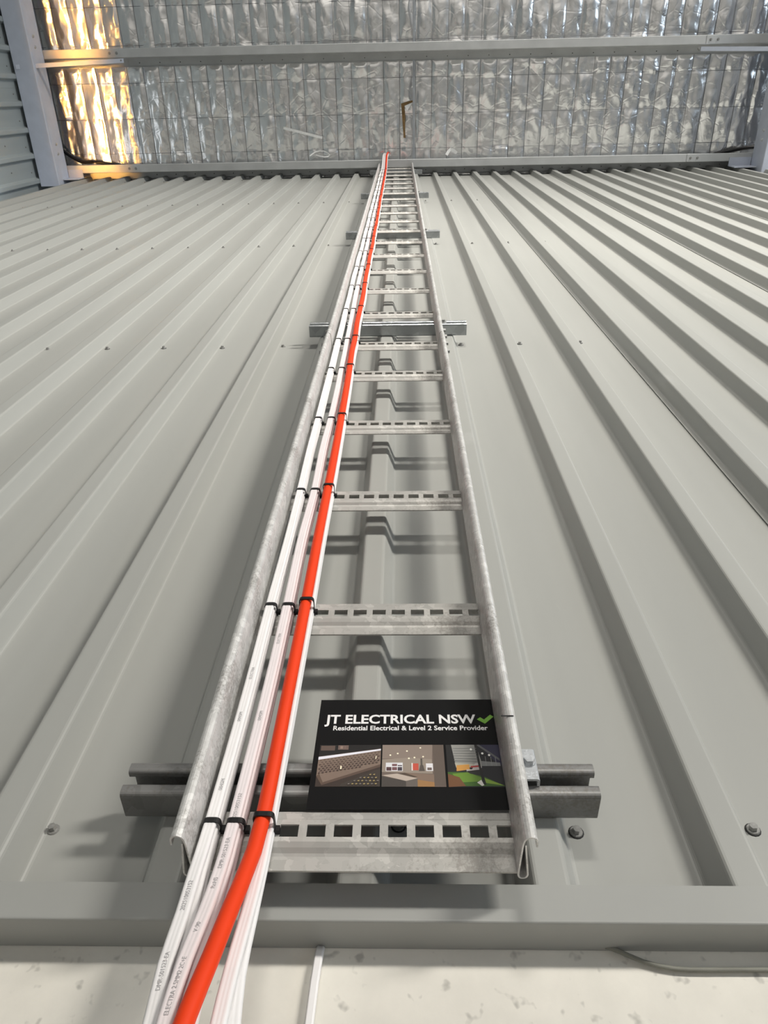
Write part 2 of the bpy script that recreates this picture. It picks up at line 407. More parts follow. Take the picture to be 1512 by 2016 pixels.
# ------------------------------------------------------------------ roof steel
def z_purlin(name, label, yw, x0, x1, zb, zt, grow=0.0):
    root = tag(empty(name, ((x0 + x1) / 2, yw, zb)), label, 'purlin', 'roof purlins')
    cx = (x0 + x1) / 2
    def sec(g):
        return round_poly([(-0.068 - g, 0.016), (-0.068 - g, -g), (-g, -g), (g, zt - zb + 0), (0.068 + g, zt - zb), (0.068 + g, zt - zb - 0.016)], 0.004, 3)
    v, f = extrude_sheet(sec(0), 0.002, lambda u, q, s: (s - cx, u, q), [x0, -1, 1, x1])
    obj('z_section', mesh('z_section', v, f), M['purlin'], root)
    for a, b in ((x0, -2.14), (3.10, x1)):
        v, f = extrude_sheet([p + Vector((0, -0.0028)) for p in sec(0.001)], 0.002, lambda u, q, s: (s - cx, u, q), [a, b])
        obj('lap_sleeve', mesh('lap_sleeve', v, f), M['purlin'], root)
        for dx in (0.035, 0.10):
            bx_ = (b - dx) if a == x0 else (a + dx)
            m2 = MB(); hexbolt(m2, (bx_ - cx, -0.034, -0.004), (0, 0, -1), 0.012, 0.008, 0.013, 0.002)
            obj('bolt', m2.me('bolt'), M['screw'], root)
    m2 = MB(); hexbolt(m2, (0, 0, 0), (0, 0, -1), 0.005, 0.014, 0.004, 0.001); tip = m2.me('screw_tip'); tip.materials.append(M['seal'])
    for n in range(-11, 19):
        o = link(bpy.data.objects.new('screw_tip', tip), root)
        o.location = (n * PITCH + 0.06 - cx, 0.038, zt - zb - 0.001)
    return root
z_purlin('roof_purlin', 'galvanised steel purlin running along the top of the clad wall', -0.086, -3.0, 4.6, 7.762, 7.948)
z_purlin('roof_purlin', 'galvanised steel purlin crossing the foil roof away from the wall', -1.033, -3.0, 4.6, 7.762, 7.948)
# mid-span bridging
for a, b, lab in ((-0.965, -0.155, 'thin grey bridging rod between the two roof purlins'), (-1.60, -1.10, 'thin grey bridging rod running out of the picture beyond the upper purlin')):
    mb = MB(); mb.box((0.5015, a, 7.835), (0.5225, b, 7.853)); mb.box((0.5015, a, 7.815), (0.5040, b, 7.853))
    tag(obj('bridging_rod', mb.me('bridging_rod'), M['rod']), lab, 'rod', 'purlin bridging')
def rafter(label, x0, x1, side):
    root = tag(empty('roof_rafter', ((x0 + x1) / 2, -1.5, 7.5)), label, 'rafter', 'roof rafters')
    cx = (x0 + x1) / 2; m = MB()
    hw = (x1 - x0) / 2
    v, f = extrude_sheet(round_poly([(-hw, 0.25), (-hw, 0), (hw, 0), (hw, 0.25)], 0.006, 4), 0.004, lambda u, q, s: (u, s + 1.5, q), [-9.0, -4, -1, 0.0])
    obj('beam', mesh('beam', v, f), M['rafter'], root)
    for y in (-0.27, -0.35, -1.12, -1.20):
        m2 = MB(); hexbolt(m2, (hw * (1 if side > 0 else -1) + 0.002 * side, y + 1.5, 0.11), (side, 0, 0), 0.016, 0.010, 0.016, 0.003)
        obj('bolt', m2.me('bolt'), M['clamp'], root)
    return root
rafter('blue-grey steel rafter beam in the left corner beside the ribbed side wall', -3.022, -2.845, 1)
rafter('blue-grey steel rafter beam at the right edge of the picture', 3.71, 3.89, -1)
# fly braces from rafter soffit to purlin
def fly(label, a, b):
    a, b = Vector(a), Vector(b); d = (b - a)
    v, f = [], []
    m = MB()
    for t, (u0, u1, w0, w1) in enumerate(((-0.0, 0.034, -0.0015, 0.0015), (0.0, 0.003, 0, 0.032))):
        vv = []
        for P in (a, b):
            for u, w_ in ((u0, w0), (u1, w0), (u1, w1), (u0, w1)): vv.append(P + Vector((0, u, w_)))
        m.add(vv, [(0, 1, 2, 3), (7, 6, 5, 4), (0, 4, 5, 1), (1, 5, 6, 2), (2, 6, 7, 3), (3, 7, 4, 0)])
    o = obj('fly_brace', m.me('fly_brace'), M['rafter']); tag(o, label, 'brace', 'fly braces')
    hb = MB(); hexbolt(hb, b + Vector((-0.02, 0.015, -0.002)), (0, 0, -1), 0.012, 0.008, 0.012, 0.002); obj('bolt', hb.me('bolt'), M['screw'], o)
    return o
fly('slanting steel fly brace crossing the left rafter', (-3.0, -0.985, 7.490), (-2.12, -1.025, 7.752))
fly('slanting steel fly brace beside the right rafter', (3.78, -0.99, 7.490), (3.06, -1.015, 7.752))
# purlin cleats at the wall end of each rafter
for lab, x0, x1 in (('bright steel cleat plate between left rafter and wall purlin', -2.84, -2.70), ('grey steel cleat plate between right rafter and wall purlin', 3.50, 3.705)):
    mb = MB(); mb.box((x0, -0.050, 7.60), (x1, -0.042, 7.765)); mb.box((x0, -0.120, 7.752), (x1, -0.042, 7.758))
    tag(obj('purlin_cleat', mb.me('purlin_cleat'), M['rafter']), lab, 'bracket', 'purlin cleats')
# black cables tucked along the eave
def tube_thing(name, pts, r, mat, label, cat, group=None, n=10, step=0.03):
    v, f = sweep_circle(catmull(pts, step), r, n)
    return tag(obj(name, mesh(name, v, f, True), mat), label, cat, group)
tube_thing('black_cable', [(-2.98, -0.33, 7.93), (-2.86, -0.24, 7.90), (-2.74, -0.178, 7.89), (-2.60, -0.175, 7.885), (-2.48, -0.150, 7.90), (-2.30, -0.12, 7.92)], 0.016, M['black'],
           'black cable curving out from behind the left rafter', 'cable', 'black eave cables')
tube_thing('black_cable', [(3.40, -0.13, 7.93), (3.55, -0.165, 7.90), (3.70, -0.19, 7.895), (3.88, -0.20, 7.90), (4.1, -0.24, 7.92)], 0.017, M['black'],
           'black cable running along the foil at the right rafter', 'cable', 'black eave cables')
# torn foil with brown adhesive, offcuts in the mesh, white strip imitating a lamp's reflection
mb = MB(); z0 = ROOF - 0.034
mb.add([(0.392, -0.62, z0), (0.50, -0.645, z0 - .004), (0.505, -0.628, z0 - .004), (0.425, -0.600, z0), (0.428, -0.555, z0), (0.432, -0.33, z0), (0.415, -0.33, z0), (0.400, -0.54, z0)],
       [(0, 1, 2, 3), (0, 3, 4, 7), (7, 4, 5, 6)])
mb.add([(a, b, c + .002) for a, b, c in mb.v[:8]], [(3, 2, 1, 0), (7, 4, 3, 0), (6, 5, 4, 7)])
t = tag(obj('torn_foil_seam', mb.me('torn_foil_seam'), M['brown']), 'brown glue-stained tear in the foil beside the bridging rod', 'tear')
mb = MB(); mb.add([(0.425, -0.600, z0 - .006), (0.50, -0.628, z0 - .004), (0.45, -0.560, z0 - .03), (0.425, -0.600, z0 - .003), (0.50, -0.628, z0 - .001), (0.45, -0.560, z0 - .027)],
                  [(0, 1, 2), (5, 4, 3), (0, 3, 4, 1), (1, 4, 5, 2), (2, 5, 3, 0)])
obj('flap', mb.me('flap'), M['tape_glint'], t)
def strip(label, pts, wdt, mat, name='glint_strip', cat='tape_glint'):
    path = catmull(pts, 0.03)
    v, f, _ = sweep_section(path, [(-wdt / 2, -.0012), (wdt / 2, -.0012), (wdt / 2, .0012), (-wdt / 2, .0012)], Vector((0, 1, 0)))
    return tag(obj(name, mesh(name, v, f), mat), label, cat)
strip('straight white strip imitating a lamp reflection in the foil, left of the ladder top', [(-0.74, -0.436, ROOF - .045), (-0.55, -0.39, ROOF - .048), (-0.37, -0.345, ROOF - .045)], 0.022, M['tape_glint'])
strip('curled white offcut at the purlin left of the ladder', [(-0.50, -0.19, 7.91), (-0.44, -0.225, 7.93), (-0.36, -0.23, 7.93), (-0.31, -0.19, 7.92), (-0.36, -0.18, 7.90), (-0.44, -0.20, 7.90)], 0.010, M['tape_glint'], 'offcut', 'offcut')
strip('small white offcut at the purlin right of the ladder', [(0.83, -0.175, 7.92), (0.87, -0.225, 7.93), (0.93, -0.19, 7.92)], 0.028, M['tape_glint'], 'offcut', 'offcut')

# ------------------------------------------------------------------ strut channels on the ribs
def strut_section():
    h, d = 0.0413, 0.0355
    return round_poly([(-d + 0.007, 0.0120), (-d, 0.0120), (-d, 0), (0, 0), (0, h), (-d, h), (-d, h - 0.0120), (-d + 0.007, h - 0.0120)], 0.0042, 4)
STRUTS = [0.5135, 2.290, 4.085, 5.800, 7.660]
labs = ['weathered dark steel strut channel behind the black card', 'shiny new strut channel crossing the ladder at the rail joint',
        'shiny strut channel third up behind the ladder', 'strut channel fourth up behind the ladder', 'topmost strut channel behind the ladder under the purlin']
for i, z in enumerate(STRUTS):
    x0, x1 = (0.0868, 0.5862) if i == 0 else (0.0925, 0.5885)
    root = tag(empty('strut_channel', ((x0 + x1) / 2, -0.0345, z)), labs[i], 'strut channel', 'strut channels fixed across the ribs')
    hw = (x1 - x0) / 2; sec = strut_section()
    v, f = extrude_sheet(sec, 0.0022, lambda u, q, s: (s, u, q), [-hw, hw])
    obj('channel', mesh('channel', v, f), M['strut_old' if i == 0 else 'strut_new'], root)
    for dx in (-0.1905, 0, 0.1905):
        m2 = MB(); hexbolt(m2, (dx, -0.003, 0.0206), (0, -1, 0), 0.007, 0.005, 0.007, 0.0015); obj('fixing_screw', m2.me('fixing_screw'), M['screw'], root)
    if i:
        for s in (-1, 1):
            m2 = MB(); hexbolt(m2, (s * 0.176, -0.0365, 0.0206), (0, -1, 0), 0.009, 0.006, 0.011, 0.002); obj('hold_down_bolt', m2.me('hold_down_bolt'), M['screw'], root)

# ------------------------------------------------------------------ cable ladder
lad = tag(empty('cable_ladder', (0.338, -0.07, 0.42)), 'long galvanised cable ladder with slotted rungs running up the clad wall', 'cable ladder')
LC = Vector((0.338, -0.07, 0.42))
def rail_section(side):
    # (across, out): inner web from the wall forward, hook over the crest, folded outer leaf
    P = [(0.0030, -0.0475), (0.0080, -0.005), (0.0060, -0.001), (0.0010, -0.0008), (-0.0010, -0.005), (0.0005, -0.0480), (0.0018, -0.0555), (0.0080, -0.0585), (0.0128, -0.0545), (0.0130, -0.0455)]
    return [p for p in round_poly([(side * (0.151 + a), b) for a, b in P], 0.004, 3)]
for side in (-1, 1):
    for z0, z1, off in ((0.421, 2.006, 0.0), (2.008, 7.752, -0.0012)):
        sec = [Vector((p.x + side * off, p.y)) for p in rail_section(side)]
        v, f = extrude_sheet(sec, 0.0016, lambda u, q, s: (u, q, s - LC.z), [z0, (z0 + z1) / 2, z1])
        obj('side_rail', mesh('side_rail', v, f), M['rail'], lad)
    # splice plate with bolts over the rail joint
    mb = MB(); x = side * 0.1615
    mb.box((min(x, x + side * 0.002), -0.046, 1.90 - LC.z), (max(x, x + side * 0.002), -0.010, 2.11 - LC.z))
    sp_ = obj('splice_plate', mb.me('splice_plate'), M['rail'], lad)
    for z in (1.905, 1.975, 2.04, 2.10):
        m2 = MB(); hexbolt(m2, (side * 0.1635, -0.034, z - LC.z), (side, 0, 0), 0.010, 0.008, 0.011, 0.002); obj('bolt', m2.me('bolt'), M['screw'], sp_)
# slotted rung: folded sheet with a row of square holes
def rung_mesh():
    hw = 0.1505; prof = [(0.006, 0.0585), (-0.0100, 0.0585), (-0.0100, 0.0510), (-0.0108, 0.0495), (-0.0108, 0.0445), (-0.0108, 0.0310), (-0.0106, 0.0265), (-0.0085, 0.0225), (-0.0050, 0.0185), (-0.0038, 0.0150), (-0.0040, 0.0)]
    hp, hwid = 0.0262, 0.0180
    xs_ = [-hw]; solid = []
    c = -0.1441
    x = -hw
    for i in range(12):
        a, b = c + hp * i - hwid / 2, c + hp * i + hwid / 2
        a, b = max(-hw, a), min(hw, b)
        if b <= -hw or a >= hw: continue
        if a > xs_[-1] + 1e-5: xs_.append(a); solid.append(True)
        xs_.append(b); solid.append(False)
    if xs_[-1] < hw - 1e-5: xs_.append(hw); solid.append(True)
    v = []; f = []; n = len(prof)
    for x in xs_: v += [(x, p[0], p[1]) for p in prof]
    for i in range(len(xs_) - 1):
        for k in range(n - 1):
            if k == 4 and not solid[i]: continue
            a = i * n + k; f.append((a, a + 1, a + n + 1, a + n))
    me = mesh('rung', v, f); me.materials.append(M['rung']); return me
rung_me = rung_mesh()
RZ = [0.4235, 0.7655, 1.100, 1.428, 1.757, 2.008 + 0.004] + [2.012 + 0.3342 * k for k in range(1, 18)]
for z in RZ:
    o = link(bpy.data.objects.new('rung', rung_me), lad); o.location = (0, 0, z - LC.z)
    md = o.modifiers.new('thickness', 'SOLIDIFY'); md.thickness = 0.002; md.offset = 1.0
mb = MB(); mb.box((0.1485, -0.0592, 0.5655 - LC.z), (0.1615, -0.0585, 0.5668 - LC.z)); obj('marker_line', mb.me('marker_line'), M['mark'], lad)

# hold-down clamp with its bolt, lower right of the ladder
cl = tag(empty('ladder_clamp', (0.517, -0.0715, 0.5265)), 'bright zinc clamp bolted to the lowest strut beside the right rail', 'clamp')
v, f = extrude_sheet(round_poly([(0.0065, 0.0), (0.0065, -0.0095), (-0.0095, -0.0095), (-0.012, -0.0145)], 0.003, 4), 0.0028, lambda u, q, s: (u, q, s), [-0.003, 0.037])
obj('plate', mesh('plate', v, f), M['clamp'], cl)
m2 = MB(); hexbolt(m2, (-0.001, -0.0109, 0.0195), (0, -1, 0), 0.0105, 0.0055, 0.0072, 0.0012); obj('bolt', m2.me('bolt'), M['clamp'], cl)

# ------------------------------------------------------------------ cables
TZ = [z + 0.036 for z in RZ]
def interp(tab, z):
    tab = sorted(tab)
    if z <= tab[0][0]: return tab[0][1]
    for (a, b), (c, d) in zip(tab, tab[1:]):
        if z <= c: return b + (d - b) * (z - a) / (c - a)
    return tab[-1][1]
XB1 = [(0.46, .1985), (0.80, .2025), (1.14, .2040), (1.47, .2030), (1.79, .2034), (2.76, .2030), (4.4, .2045), (5.6, .2050), (7.2, .2085), (7.7, .2140)]
XB2 = [(0.46, .2206), (0.80, .2258), (1.14, .2290), (1.47, .2305), (1.79, .2305), (2.76, .2250), (4.4, .2274), (5.6, .2285), (7.2, .2290), (7.7, .2300)]
XOR = [(0.46, .2488), (0.80, .2517), (1.14, .2532), (1.47, .2536), (1.79, .2520), (2.76, .2510), (4.4, .2525), (5.6, .2500), (7.2, .2500), (7.7, .2480)]
def cable_path(tab, dx, yc, tail, wave, seed):
    pts = list(tail); rnd = random.Random(seed)
    ph = rnd.uniform(0.6, 1.3)
    for i, z in enumerate(TZ[:-1]):
        x = interp(tab, z) + dx
        pts.append((x, yc, z))
        if i < len(TZ) - 2:
            zm = 0.5 * (z + TZ[i + 1])
            pts.append((interp(tab, zm) + dx + wave * rnd.uniform(-0.6, 1) * 0.0026, yc - 0.0028 * ph, zm))
    x = interp(tab, 7.7) + dx
    d = yc + 0.085
    pts += [(x + 0.002, -0.122 + d, 7.60), (x + 0.005, -0.172 + d, 7.742), (x + 0.008, -0.182 + d, 7.82), (x + 0.014, -0.190 + d, 7.95)]
    return catmull(pts, 0.02)
def flat_loop(w_, t, ridges=True):
    out = []; n = 12
    for k in range(n):                      # front face with three cores showing faintly
        u = -1 + 2 * k / (n - 1)
        out.append((u * (w_ / 2 - t * 0.30), t / 2 + (0.00013 * math.cos(u * 3 * PI) if ridges else 0)))
    out.append((w_ / 2 - 0.0008, t * 0.32)); out.append((w_ / 2, 0)); out.append((w_ / 2 - 0.0008, -t * 0.32))
    for k in range(n):
        u = 1 - 2 * k / (n - 1)
        out.append((u * (w_ / 2 - t * 0.30), -t / 2 - (0.00013 * math.cos(u * 3 * PI) if ridges else 0)))
    out.append((-w_ / 2 + 0.0008, -t * 0.32)); out.append((-w_ / 2, 0)); out.append((-w_ / 2 + 0.0008, t * 0.32))
    return out
WD = Vector((1, 0, 0))
FRAMES = {}
def cable(name, label, path, loop, mat, group, key=None):
    v, f, fr = sweep_section(path, loop, WD)
    me = mesh(name, v, f, True)
    o = tag(obj(name, me, mat), label, 'cable', group)
    if key: FRAMES[key] = (o, fr)
    return o
def tail(*p): return [(a, b, c) for a, b, c in p]
FL = flat_loop(0.0126, 0.0057)
RF = -0.0820                                   # front of the rungs
low = lambda x: [(x - 0.004, -0.21, FLOOR + 0.02), (x - 0.002, -0.20, -1.6), (x, -0.19, -0.8), (x, -0.18, -0.3), (x, -0.165, 0.0), (x, -0.156, 0.14)]
G1 = 'white flat cables of the left bundle'; G2 = 'pinkish white flat cables of the middle bundle'; G3 = 'white flat cables behind the orange cable'
cable('flat_cable', 'white flat cable in front of the left bundle next to the left rail', cable_path(XB1, 0, RF - 0.0147, low(.205) + tail((.2035, -.134, .226), (.2035, -.130, .268), (.1990, -.120, .314), (.1990, -.111, .361), (.1978, -.103, .404)), 1, 1), FL, M['white_pvc'], G1, 'B1')
cable('flat_cable', 'white flat cable in the middle of the left bundle, half hidden', cable_path(XB1, 0.0010, RF - 0.0088, low(.214) + tail((.2125, -.128, .226), (.2115, -.124, .268), (.2070, -.113, .314), (.2045, -.104, .361), (.2005, -.097, .404)), 1, 1), FL, M['white_pvc'], G1)
cable('flat_cable', 'white flat cable at the back of the left bundle against the rungs', cable_path(XB1, 0.0022, RF - 0.0029, low(.219) + tail((.2180, -.120, .226), (.2170, -.116, .268), (.2115, -.106, .314), (.2070, -.098, .361), (.2015, -.091, .404)), 1, 1), FL, M['white_pvc'], G1)
cable('flat_cable', 'pinkish white flat cable in front of the middle bundle', cable_path(XB2, 0, RF - 0.0147, low(.213) + tail((.2165, -.144, .226), (.2158, -.138, .268), (.2152, -.126, .314), (.2184, -.114, .361), (.2200, -.104, .404)), 1, 2), FL, M['pink_pvc'], G2, 'B2')
cable('flat_cable', 'pinkish white flat cable in the middle of the central bundle, half hidden', cable_path(XB2, 0.0016, RF - 0.0088, low(.224) + tail((.2245, -.137, .226), (.2235, -.131, .268), (.2220, -.119, .314), (.2225, -.107, .361), (.2225, -.098, .404)), 1, 2), FL, M['pink_pvc'], G2)
cable('flat_cable', 'pinkish white flat cable at the back of the middle bundle against the rungs', cable_path(XB2, 0.0032, RF - 0.0029, low(.230) + tail((.2305, -.128, .226), (.2290, -.122, .268), (.2265, -.111, .314), (.2250, -.100, .361), (.2240, -.092, .404)), 1, 2), FL, M['pink_pvc'], G2)
OR_R = 0.0074
ol = [(OR_R * math.cos(2 * PI * k / 20), OR_R * math.sin(2 * PI * k / 20)) for k in range(20)]
cable('orange_cable', 'thick round orange cable tied along the ladder', cable_path(XOR, 0, RF - 0.0117 - OR_R, low(.222) + tail((.2285, -.150, .226), (.2313, -.143, .268), (.2364, -.132, .314), (.2408, -.120, .361), (.2452, -.109, .404)), 1, 3), ol, M['orange_pvc'], None)
cable('flat_cable', 'white flat cable directly behind the orange cable, edge showing on its right', cable_path(XOR, 0.0042, RF - 0.0088, low(.250) + tail((.2515, -.128, .226), (.2500, -.124, .268), (.2497, -.114, .314), (.2515, -.105, .361), (.2530, -.098, .404)), 1, 3), FL, M['white_pvc'], G3)
cable('flat_cable', 'white flat cable behind the orange cable, nearest the rungs', cable_path(XOR, 0.0046, RF - 0.0029, low(.262) + tail((.2625, -.118, .226), (.2590, -.115, .268), (.2540, -.106, .314), (.2535, -.098, .361), (.2535, -.091, .404)), 1, 3), FL, M['white_pvc'], G3)
# stray cables low on the panel
v, f, _ = sweep_section(catmull([(0.296, -0.020, FLOOR + 0.02), (0.299, -0.009, -0.6), (0.3000, -0.006, 0.20), (0.3008, -0.005, 0.331), (0.3030, -0.004, 0.380), (0.3040, 0.0005, 0.3965)], 0.03), flat_loop(0.0085, 0.005, False), WD)
tag(obj('flat_cable', mesh('flat_cable', v, f, True), M['white_pvc']), 'single white cable hanging down the concrete from under the flashing', 'cable')
tube_thing('grey_cable', [(0.570, 0.000, 0.4005), (0.582, -0.0005, 0.3962), (0.604, -0.0005, 0.3857), (0.630, -0.0005, 0.3800), (0.66, -0.0005, 0.3792), (0.714, -0.0005, 0.3797), (0.90, -0.0005, 0.379), (1.3, -0.0005, 0.378)], 0.0021, M['grey_cable'],
           'thin grey cable along the concrete under the flashing at the right', 'cable')
# printed legends on the flat cables
def text_mesh(s, size, bold=0.0, xs_=1.0):
    cu = bpy.data.curves.new('txt', 'FONT'); cu.body = s; cu.size = size; cu.offset = bold; cu.resolution_u = 3
    o = bpy.data.objects.new('txt', cu); COL.objects.link(o)
    bpy.context.view_layer.update()
    me = bpy.data.meshes.new_from_object(o.evaluated_get(bpy.context.evaluated_depsgraph_get()))
    bpy.data.objects.remove(o); bpy.data.curves.remove(cu)
    return [Vector(v.co) for v in me.vertices], [tuple(p.vertices) for p in me.polygons]
def cable_print(key, s, z_start, size=0.0052, side=0.0):
    o, fr = FRAMES[key]; tv, tf = text_mesh(s, size)
    # reads upwards along the cable
    i0 = min(range(len(fr)), key=lambda i: abs(fr[i][0].z - z_start)); cum = [0.0]
    for i in range(i0, len(fr) - 1): cum.append(cum[-1] + (fr[i + 1][0] - fr[i][0]).length)
    out = []
    for t in tv:
        d = t.x; k = 0
        while k < len(cum) - 2 and cum[k + 1] < d: k += 1
        a = (d - cum[k]) / max(1e-6, cum[k + 1] - cum[k]); (p, ac, ou, _), (p2, ac2, ou2, _) = fr[i0 + k], fr[i0 + k + 1]
        P = p.lerp(p2, a); A = ac.lerp(ac2, a); O = ou.lerp(ou2, a)
        if O.y > 0: O = -O
        off = -(t.y - size * 0.35) + side
        out.append(P + A * off + O * (0.00285 + 0.0004))
    obj('printed_legend', mesh('printed_legend', out, tf), M['ink'], o)
cable_print('B1', 'DMR-501523-EA', 0.300, 0.0048); cable_print('B1', '202510053152', 0.366)
cable_print('B1', '0045M', 0.490, side=0.001); cable_print('B1', '0045M', 0.590); cable_print('B1', 'ELECTRA', 0.660)
cable_print('B2', 'ELECTRA 2.5MM2 2C+E', 0.268, 0.0048); cable_print('B2', 'V-90', 0.346); cable_print('B2', 'RoHS', 0.372); cable_print('B2', 'DMR-501523-EA', 0.396); cable_print('B2', '202510053152', 0.455)
cable_print('B2', '0045M', 0.590); cable_print('B2', 'ELECTRA', 0.710)

# cable ties at every rung
def tie_mesh(x0, x1, yf, yb, lean):
    path = round_poly([(x0 + (x1 - x0) * 0.5, yb), (x1, yb), (x1, yf), (x0, yf), (x0, yb), (x0 + (x1 - x0) * 0.5, yb)], min(0.0055, (x1 - x0) * 0.4), 5)
    v = []; f = []; n = len(path) - 1
    cx, cyy = (x0 + x1) / 2, (yf + yb) / 2
    for i in range(n):
        p = path[i]; d = Vector((p.x - cx, p.y - cyy)).normalized() * 0.0008
        for q, h in ((p - d, -0.0026), (p + d, -0.0026), (p + d, 0.0026), (p - d, 0.0026)):
            v.append((q.x, q.y, h + lean * (p.x - cx)))
    for i in range(n):
        j = (i + 1) % n
        for k in range(4): f.append((i * 4 + k, i * 4 + (k + 1) % 4, j * 4 + (k + 1) % 4, j * 4 + k))
    return v, f
kinds = [('left white bundle', XB1, -0.0068, 0.0092, RF - 0.0182, False), ('middle pinkish bundle', XB2, -0.0068, 0.0102, RF - 0.0182, False), ('orange cable', XOR, -0.0082, 0.0112, RF - 0.0117 - 2 * OR_R - 0.0008, True)]
for what, tab, a, b, yf, rnd_ in kinds:
    v, f = tie_mesh(a, b, yf + 0.0834, 0.0140, 0.0)
    band = mesh('band', v, f); band.materials.append(M['black'])
    hb = MB(); hb.box((b - 0.0012, -0.0055, -0.0031), (b + 0.0042, 0.0000, 0.0031)); head = hb.me('head'); head.materials.append(M['black'])
    for i, z in enumerate(TZ[:-1]):
        t = tag(empty('cable_tie', (interp(tab, z), -0.0834, z)), 'black cable tie around the %s at the %s rung from the bottom' % (what, nth(i, len(TZ))), 'cable tie', 'black cable ties along the ladder')
        if i == 0: t['label'] = 'black cable tie around the %s at the lowest rung' % what
        link(bpy.data.objects.new('band', band), t)
        h = link(bpy.data.objects.new('head', head), t)

# ------------------------------------------------------------------ business card
CW, CH = 0.204, 0.162
cb = Vector((0.2865, -0.0845, 0.4838)); ctop = Vector((0, 0.0100, 0.162)).normalized()
ex = Vector((1, 0, 0.004)).normalized(); nrm = ex.cross(ctop).normalized()
if nrm.y > 0: nrm = -nrm
cm = Matrix(((ex.x, ctop.x, nrm.x, cb.x), (ex.y, ctop.y, nrm.y, cb.y), (ex.z, ctop.z, nrm.z, cb.z), (0, 0, 0, 1)))
cd = tag(empty('advertising_card', (0, 0, 0)), 'black printed advertising card standing on the lowest rung against the strut', 'card')
cd.matrix_world = cm
mb = MB(); nsx, nsy = 12, 6
def card_z(u, q): return 0.0
v = []; f = []
for j in range(nsy + 1):
    for i in range(nsx + 1): v.append((CW * i / nsx, CH * j / nsy, card_z(i / nsx, j / nsy)))
for j in range(nsy):
    for i in range(nsx):
        a = j * (nsx + 1) + i; f.append((a, a + 1, a + nsx + 2, a + nsx + 1))
sh = obj('sheet', mesh('sheet', v, f), M['card'], cd); md = sh.modifiers.new('thickness', 'SOLIDIFY'); md.thickness = 0.0005; md.offset = -1
def on_card(u, q, lift=0.00025): return (u * CW, q * CH, card_z(u, q) + lift)
def card_text(s, u0, u1, v0, v1, name, mat, bold):
    tv, tf = text_mesh(s, 1.0, bold)
    xa = min(t.x for t in tv); xb = max(t.x for t in tv)
    # cap height of the built-in font
    ch = 0.70
    out = [on_card(u0 + (t.x - xa) / (xb - xa) * (u1 - u0), v0 + t.y / ch * (v1 - v0)) for t in tv]
    obj(name, mesh(name, out, tf), mat, cd)
card_text('JT ELECTRICAL NSW', 0.036, 0.882, 0.752, 0.838, 'headline', M['print_white'], 0.028)
card_text('Residential Electrical & Level 2 Service Provider', 0.088, 0.942, 0.684, 0.728, 'strapline', M['print_white'], 0.022)
tick = [(0.888, 0.790), (0.908, 0.812), (0.928, 0.788), (0.966, 0.838), (0.984, 0.818), (0.930, 0.746)]
obj('tick_mark', mesh('tick_mark', [on_card(*p) for p in tick], [(0, 1, 2, 5), (2, 3, 4, 5)]), M['print_green'], cd)
pm = {}
def pmat(rgb):
    if rgb not in pm: pm[rgb] = flat('print_ink', srgb(*rgb), 0.5)
    return pm[rgb]
def picture(name, label, u0, u1, v0, v1, polys):
    me = bpy.data.meshes.new(name); v = []; f = []; mi = []; mats = []
    for k, (rgb, pts) in enumerate(polys):
        m = pmat(rgb)
        if m not in mats: mats.append(m)
        b = len(v); v += [on_card(u0 + x * (u1 - u0), v0 + y * (v1 - v0), 0.00020 + 0.00001 * k) for x, y in pts]
        f.append(tuple(range(b, b + len(pts)))); mi.append(mats.index(m))
    me.from_pydata(v, [], f)
    for m in mats: me.materials.append(m)
    me.polygons.foreach_set('material_index', mi); me.update()
    o = link(bpy.data.objects.new(name, me), cd); o['label'] = label
R4 = lambda x0, y0, x1, y1: [(x0, y0), (x1, y0), (x1, y1), (x0, y1)]
p1 = [((58, 46, 40), R4(0, 0, 1, 1)), ((20, 17, 16), [(0, .72), (1, .92), (1, 1), (0, 1)]), ((96, 80, 72), R4(.02, .86, .25, .98)), ((110, 92, 84), R4(.30, .88, .47, .99)), ((150, 128, 115), R4(.335, .905, .38, .97)), ((120, 100, 92), R4(.395, .905, .43, .97)),
      ((128, 110, 98), [(.0, .66), (1, .88), (1, .46), (.10, .03), (0, .24)]), ((236, 236, 246), [(.0, .63), (1, .86), (1, .90), (0, .70)]),
      ((96, 78, 66), [(.0, .24), (.10, .03), (.12, .08), (.04, .30)]), ((92, 74, 64), [(.10, .03), (1, .46), (1, .52), (.10, .09)]), ((62, 54, 48), [(.38, .0), (1, .0), (1, .42), (.40, .06)])]
for r in range(7):
    for c in range(17):
        x = 0.02 + c * 0.058 + (0.029 if r % 2 else 0); y = 0.60 - r * 0.05 + x * 0.225
        if x < 0.95 and r + c * .05 < 6.6: p1.append(((104 - r * 2, 88 - r * 2, 78 - r), [(x, y), (x + .025, y - .012), (x + .045, y + .006), (x + .022, y + .02)]))
for r in range(5):
    for c in range(9):
        x = 0.50 + c * 0.06 - r * 0.03; y = 0.03 + r * 0.07
        if y < (x - .40) * 0.62 and x < 0.97: p1.append(((166, 146, 96) if (r + c) % 3 else (120, 112, 108), [(x, y), (x + .028, y + .004), (x + .032, y + .03), (x + .006, y + .024)]))
p1 += [((255, 244, 214), R4(.365, .38, .388, .46)), ((255, 244, 214), [(.915, .62), (.930, .63), (.935, .70), (.92, .69)])]
picture('printed_photo', 'printed picture of a wall with a strip light', 0.028, 0.356, 0.180, 0.543, p1)
